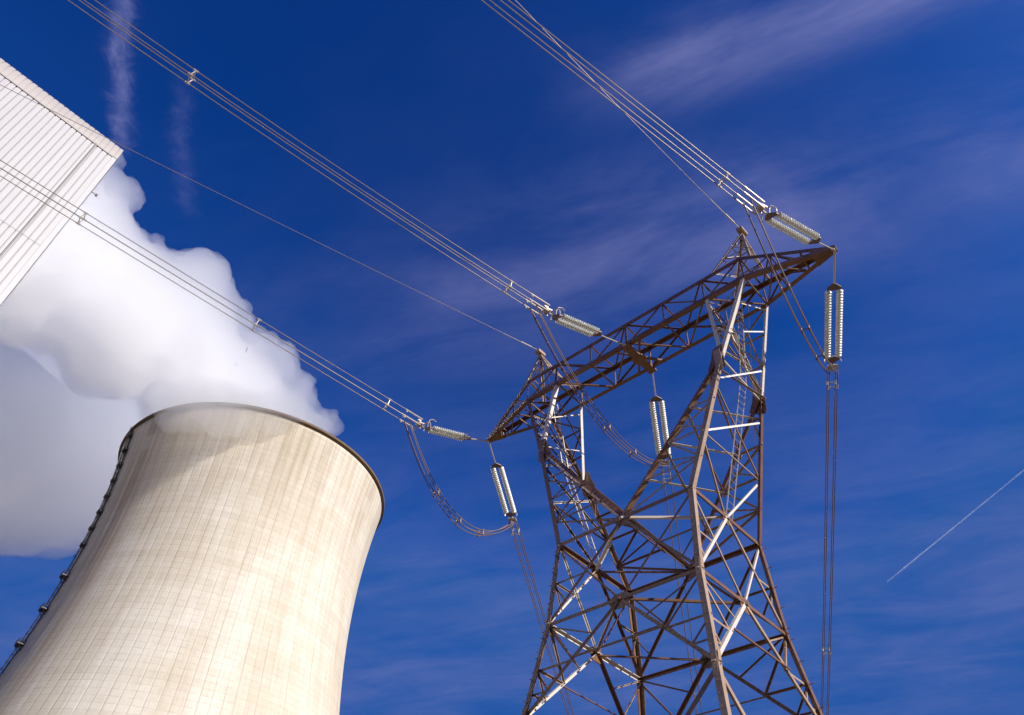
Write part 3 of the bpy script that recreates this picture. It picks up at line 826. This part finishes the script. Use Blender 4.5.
ROLL3 = math.radians(5)
def line_hw():
    for i in range(3):
        az, s0, z0, m, k = INC[i]; a = math.radians(az); h = V((math.sin(a), math.cos(a), 0)); A = TIPS[i]
        P = lambda s: A + h * s + AZ * (z0 + m * (s - s0) + k * (s - s0) ** 2)
        p1 = A + h * 1.45 + AZ * (z0 * 1.45 / s0 - .12); p2 = P(s0) + (p1 - P(s0)) * .08
        p3 = P(s0 + .5)
        insulator('tension_insulator', A, (p1 if i != 1 else A + h * 1.9 + AZ * (z0 * .35 - .05), p2, p3), V((h.y, -h.x, .35)),
                  ['twin glass insulator string pulling left from the left crossarm tip towards the steam', 'twin glass insulator string half behind the top chord at the middle of the crossarm', 'twin glass insulator string sloping up to the left above the right tip of the crossarm'][i],
                  'insulators of the incoming line', 14)
        path = [P(s0 + .45 + j) for j in [0, .5, 1, 1.5, 2, 3, 4.5, 6] + [8 + 3 * q for q in range(40)]]
        T = thing('conductor_bundle', P(s0 + .45),
                  ['four conductor bundle crossing in front of the steam and the clad building', 'four conductor bundle rising over open sky to the top left corner, spacer near the corner', 'four conductor bundle rising steeply from the right tip of the crossarm to the top edge'][i], 'power line', 'incoming power lines')
        half = .235; roll = (0.0, 0.0, ROLL3)[i]
        for ln in quad(path, half, roll):
            mb = MB(); mb.tube(ln, .0225, 6); mb.build('conductor', ALU, T, True)
            mb = MB(); e = (ln[2] - ln[0]).normalized(); mb.tube([ln[0] - e * .05, ln[0] + e * 1.1], .042, 8); mb.tube([ln[0] + e * .95, ln[0] + e * 1.0 - AZ * .16], .04, 6); mb.build('dead_end_clamp', FIT, T)
        d = (path[5] - path[0]).normalized()
        for ds in ([2.1, 10.3, 20.2, 42], [2.2, 18.9, 40.0], [2.0, 34.0])[i]:
            mb = MB(); q = P(s0 + .45 + ds); spacer(mb, q, (P(s0 + 1 + ds) - q).normalized(), half, roll); mb.build('spacer', FIT, T)
        # outgoing side
        B_ = OTIPS[i]; c = B_ + OUT * 6.85
        side = OUT.cross(AZ)
        insulator('slack_span_insulator', B_, (B_ + OUT * 2.0, B_ + OUT * 6.2, c), side,
                  ['twin glass insulator string hanging below the left tip of the crossarm', 'twin glass insulator string hanging below the middle of the crossarm beside the fork', 'twin glass insulator string hanging below the right tip of the crossarm'][i], 'insulators of the outgoing line', 20, 0)
        ho = V((OUT.x, OUT.y, 0)).normalized()
        Q = lambda t: c + OUT * t + AZ * (.0004 * t * t)
        path = [Q(t) for t in [0, 1, 2.5, 5] + [8 + 4 * q for q in range(35)]]
        T = thing('outgoing_conductor_bundle', c,
                  ['conductor bundle running down from the left hanging insulator behind the pylon leg', 'conductor bundle running down from the middle hanging insulator behind the lattice body', 'conductor bundle running straight down the open sky from the right hanging insulator'][i], 'power line', 'outgoing power lines')
        for ln in quad(path, .2):
            mb = MB(); mb.tube(ln, .03, 6); mb.build('conductor', CABLE, T, True)
        for ds in (1.0, 24):
            mb = MB(); q = Q(ds); spacer(mb, q, OUT, .2); mb.build('spacer', FIT, T)
        # jumper loop between the two sides
        st = P(s0 + 1.2) - AZ * .3; en = c + OUT * .15
        sag = (3.3, 2.45, 2.45)[i]
        J = lambda t: lerp(st, en, t) - AZ * (4 * sag * t * (1 - t))
        path = [J(t / 24) for t in range(25)]
        T = thing('jumper_loop', st,
                  ['twin jumper cables drooping in a deep loop under the left tip of the crossarm', 'twin jumper cables passing behind the crossarm to its middle hanging insulator', 'twin jumper cables slanting down in front of the right end of the crossarm'][i], 'cable', 'jumper loops round the pylon')
        s = (en - st).cross(AZ).normalized()
        for k in (-1, 1):
            for r in (-1, 1):
                mb = MB(); mb.tube([p + s * (.17 * k) + V((0, 0, .16 * r)) * (1 - .5 * abs(2 * q / 24 - 1)) for q, p in enumerate(path)], .027, 6); mb.build('cable', CABLE, T, True)
        for t in (.3, .5, .7):
            mb = MB(); p = J(t); d = (J(t + .02) - p).normalized()
            for k in (-1, 1):
                mb.tube([p + s * (.17 * k) - AZ * .16, p + s * (.17 * k) + AZ * .16], .03, 5)
                for r in (-1, 1): mb.tube([p + s * (.17 * k) + AZ * (.16 * r) - d * .1, p + s * (.17 * k) + AZ * (.16 * r) + d * .1], .055, 6)
            mb.tube([p - s * .17, p + s * .17], .03, 5); mb.build('spacer', CABLE, T)
    # earth wires
    for i, (s, az, m, k) in enumerate(((-1, -161, .055, .0003), (1, -174, .06, .003))):
        A = V((s * XP, -.3, ZP + .03)); a = math.radians(az); h = V((math.sin(a), math.cos(a), 0))
        P = lambda t: A + h * t + AZ * (m * t + k * t * t)
        T = thing('earth_wire', A, ['single thin earth wire running from the left peak towards the building', 'single thin earth wire climbing steeply from the right peak beside the conductor bundle'][i], 'power line', 'earth wires of the incoming line')
        mb = MB(); mb.tube([P(t) for t in [.9, 2, 4, 7] + [10 + 4 * q for q in range(25)]], .0165, 6); mb.build('wire', ALU, T, True)
        mb = MB(); mb.tube([P(0), P(.45)], .03, 6); mb.tube([P(.4), P(1.15)], .05, 8); mb.tube([P(1.1), P(2.4)], .026, 6); mb.build('end_clamp', FIT, T)
        A = V((s * XP, .3, ZP + .03))
        T = thing('outgoing_earth_wire', A, ['very thin earth wire running down behind the pylon from its left peak', 'very thin earth wire running down behind the pylon from its right peak'][i], 'power line', 'earth wires of the outgoing line')
        Q = lambda t: A + OUT * t + AZ * (.0004 * t * t)
        mb = MB(); mb.tube([Q(t) for t in [.9, 3] + [6 + 5 * q for q in range(28)]], .0125, 6); mb.build('wire', ALU, T, True)
        mb = MB(); mb.tube([Q(0), Q(.5)], .03, 6); mb.tube([Q(.45), Q(1.1)], .045, 8); mb.build('end_clamp', FIT, T)
line_hw()

# ------------------------------------------------------------------ contrail of a distant plane
def contrail():
    H = 9000.0
    d1, d0 = ray(887, 582), ray(1024, 470)
    p, q = CAM + d1 * (H / d1.z), CAM + d0 * (H / d0.z)
    m = bpy.data.materials.new('ice_crystal_trail'); m.use_nodes = True
    t = m.node_tree; t.nodes.remove(t.nodes['Principled BSDF'])
    n = t.nodes.new('ShaderNodeVolumePrincipled'); n.inputs['Density'].default_value = .010; n.inputs['Color'].default_value = (1, 1, 1, 1)
    t.links.new(n.outputs[0], t.nodes['Material Output'].inputs['Volume']); m.cycles.homogeneous_volume = True
    T = thing('contrail', p, 'thin white contrail of a plane crossing the empty sky right of the pylon', 'contrail')
    mb = MB(); N = 220; pts, rr = [], []
    for i in range(N + 1):
        f = i / N; pts.append(lerp(p, q, f * 1.35)); rr.append(.55 * (16 + 14 * min(1, f * 8) - 12 * f) * (1 + .3 * noise.noise(V((f * 30, 0, 0))) + .15 * noise.noise(V((f * 110, 3, 0)))))
    mb.tube(pts, rr, 10); mb.build('trail', m, T)
contrail()
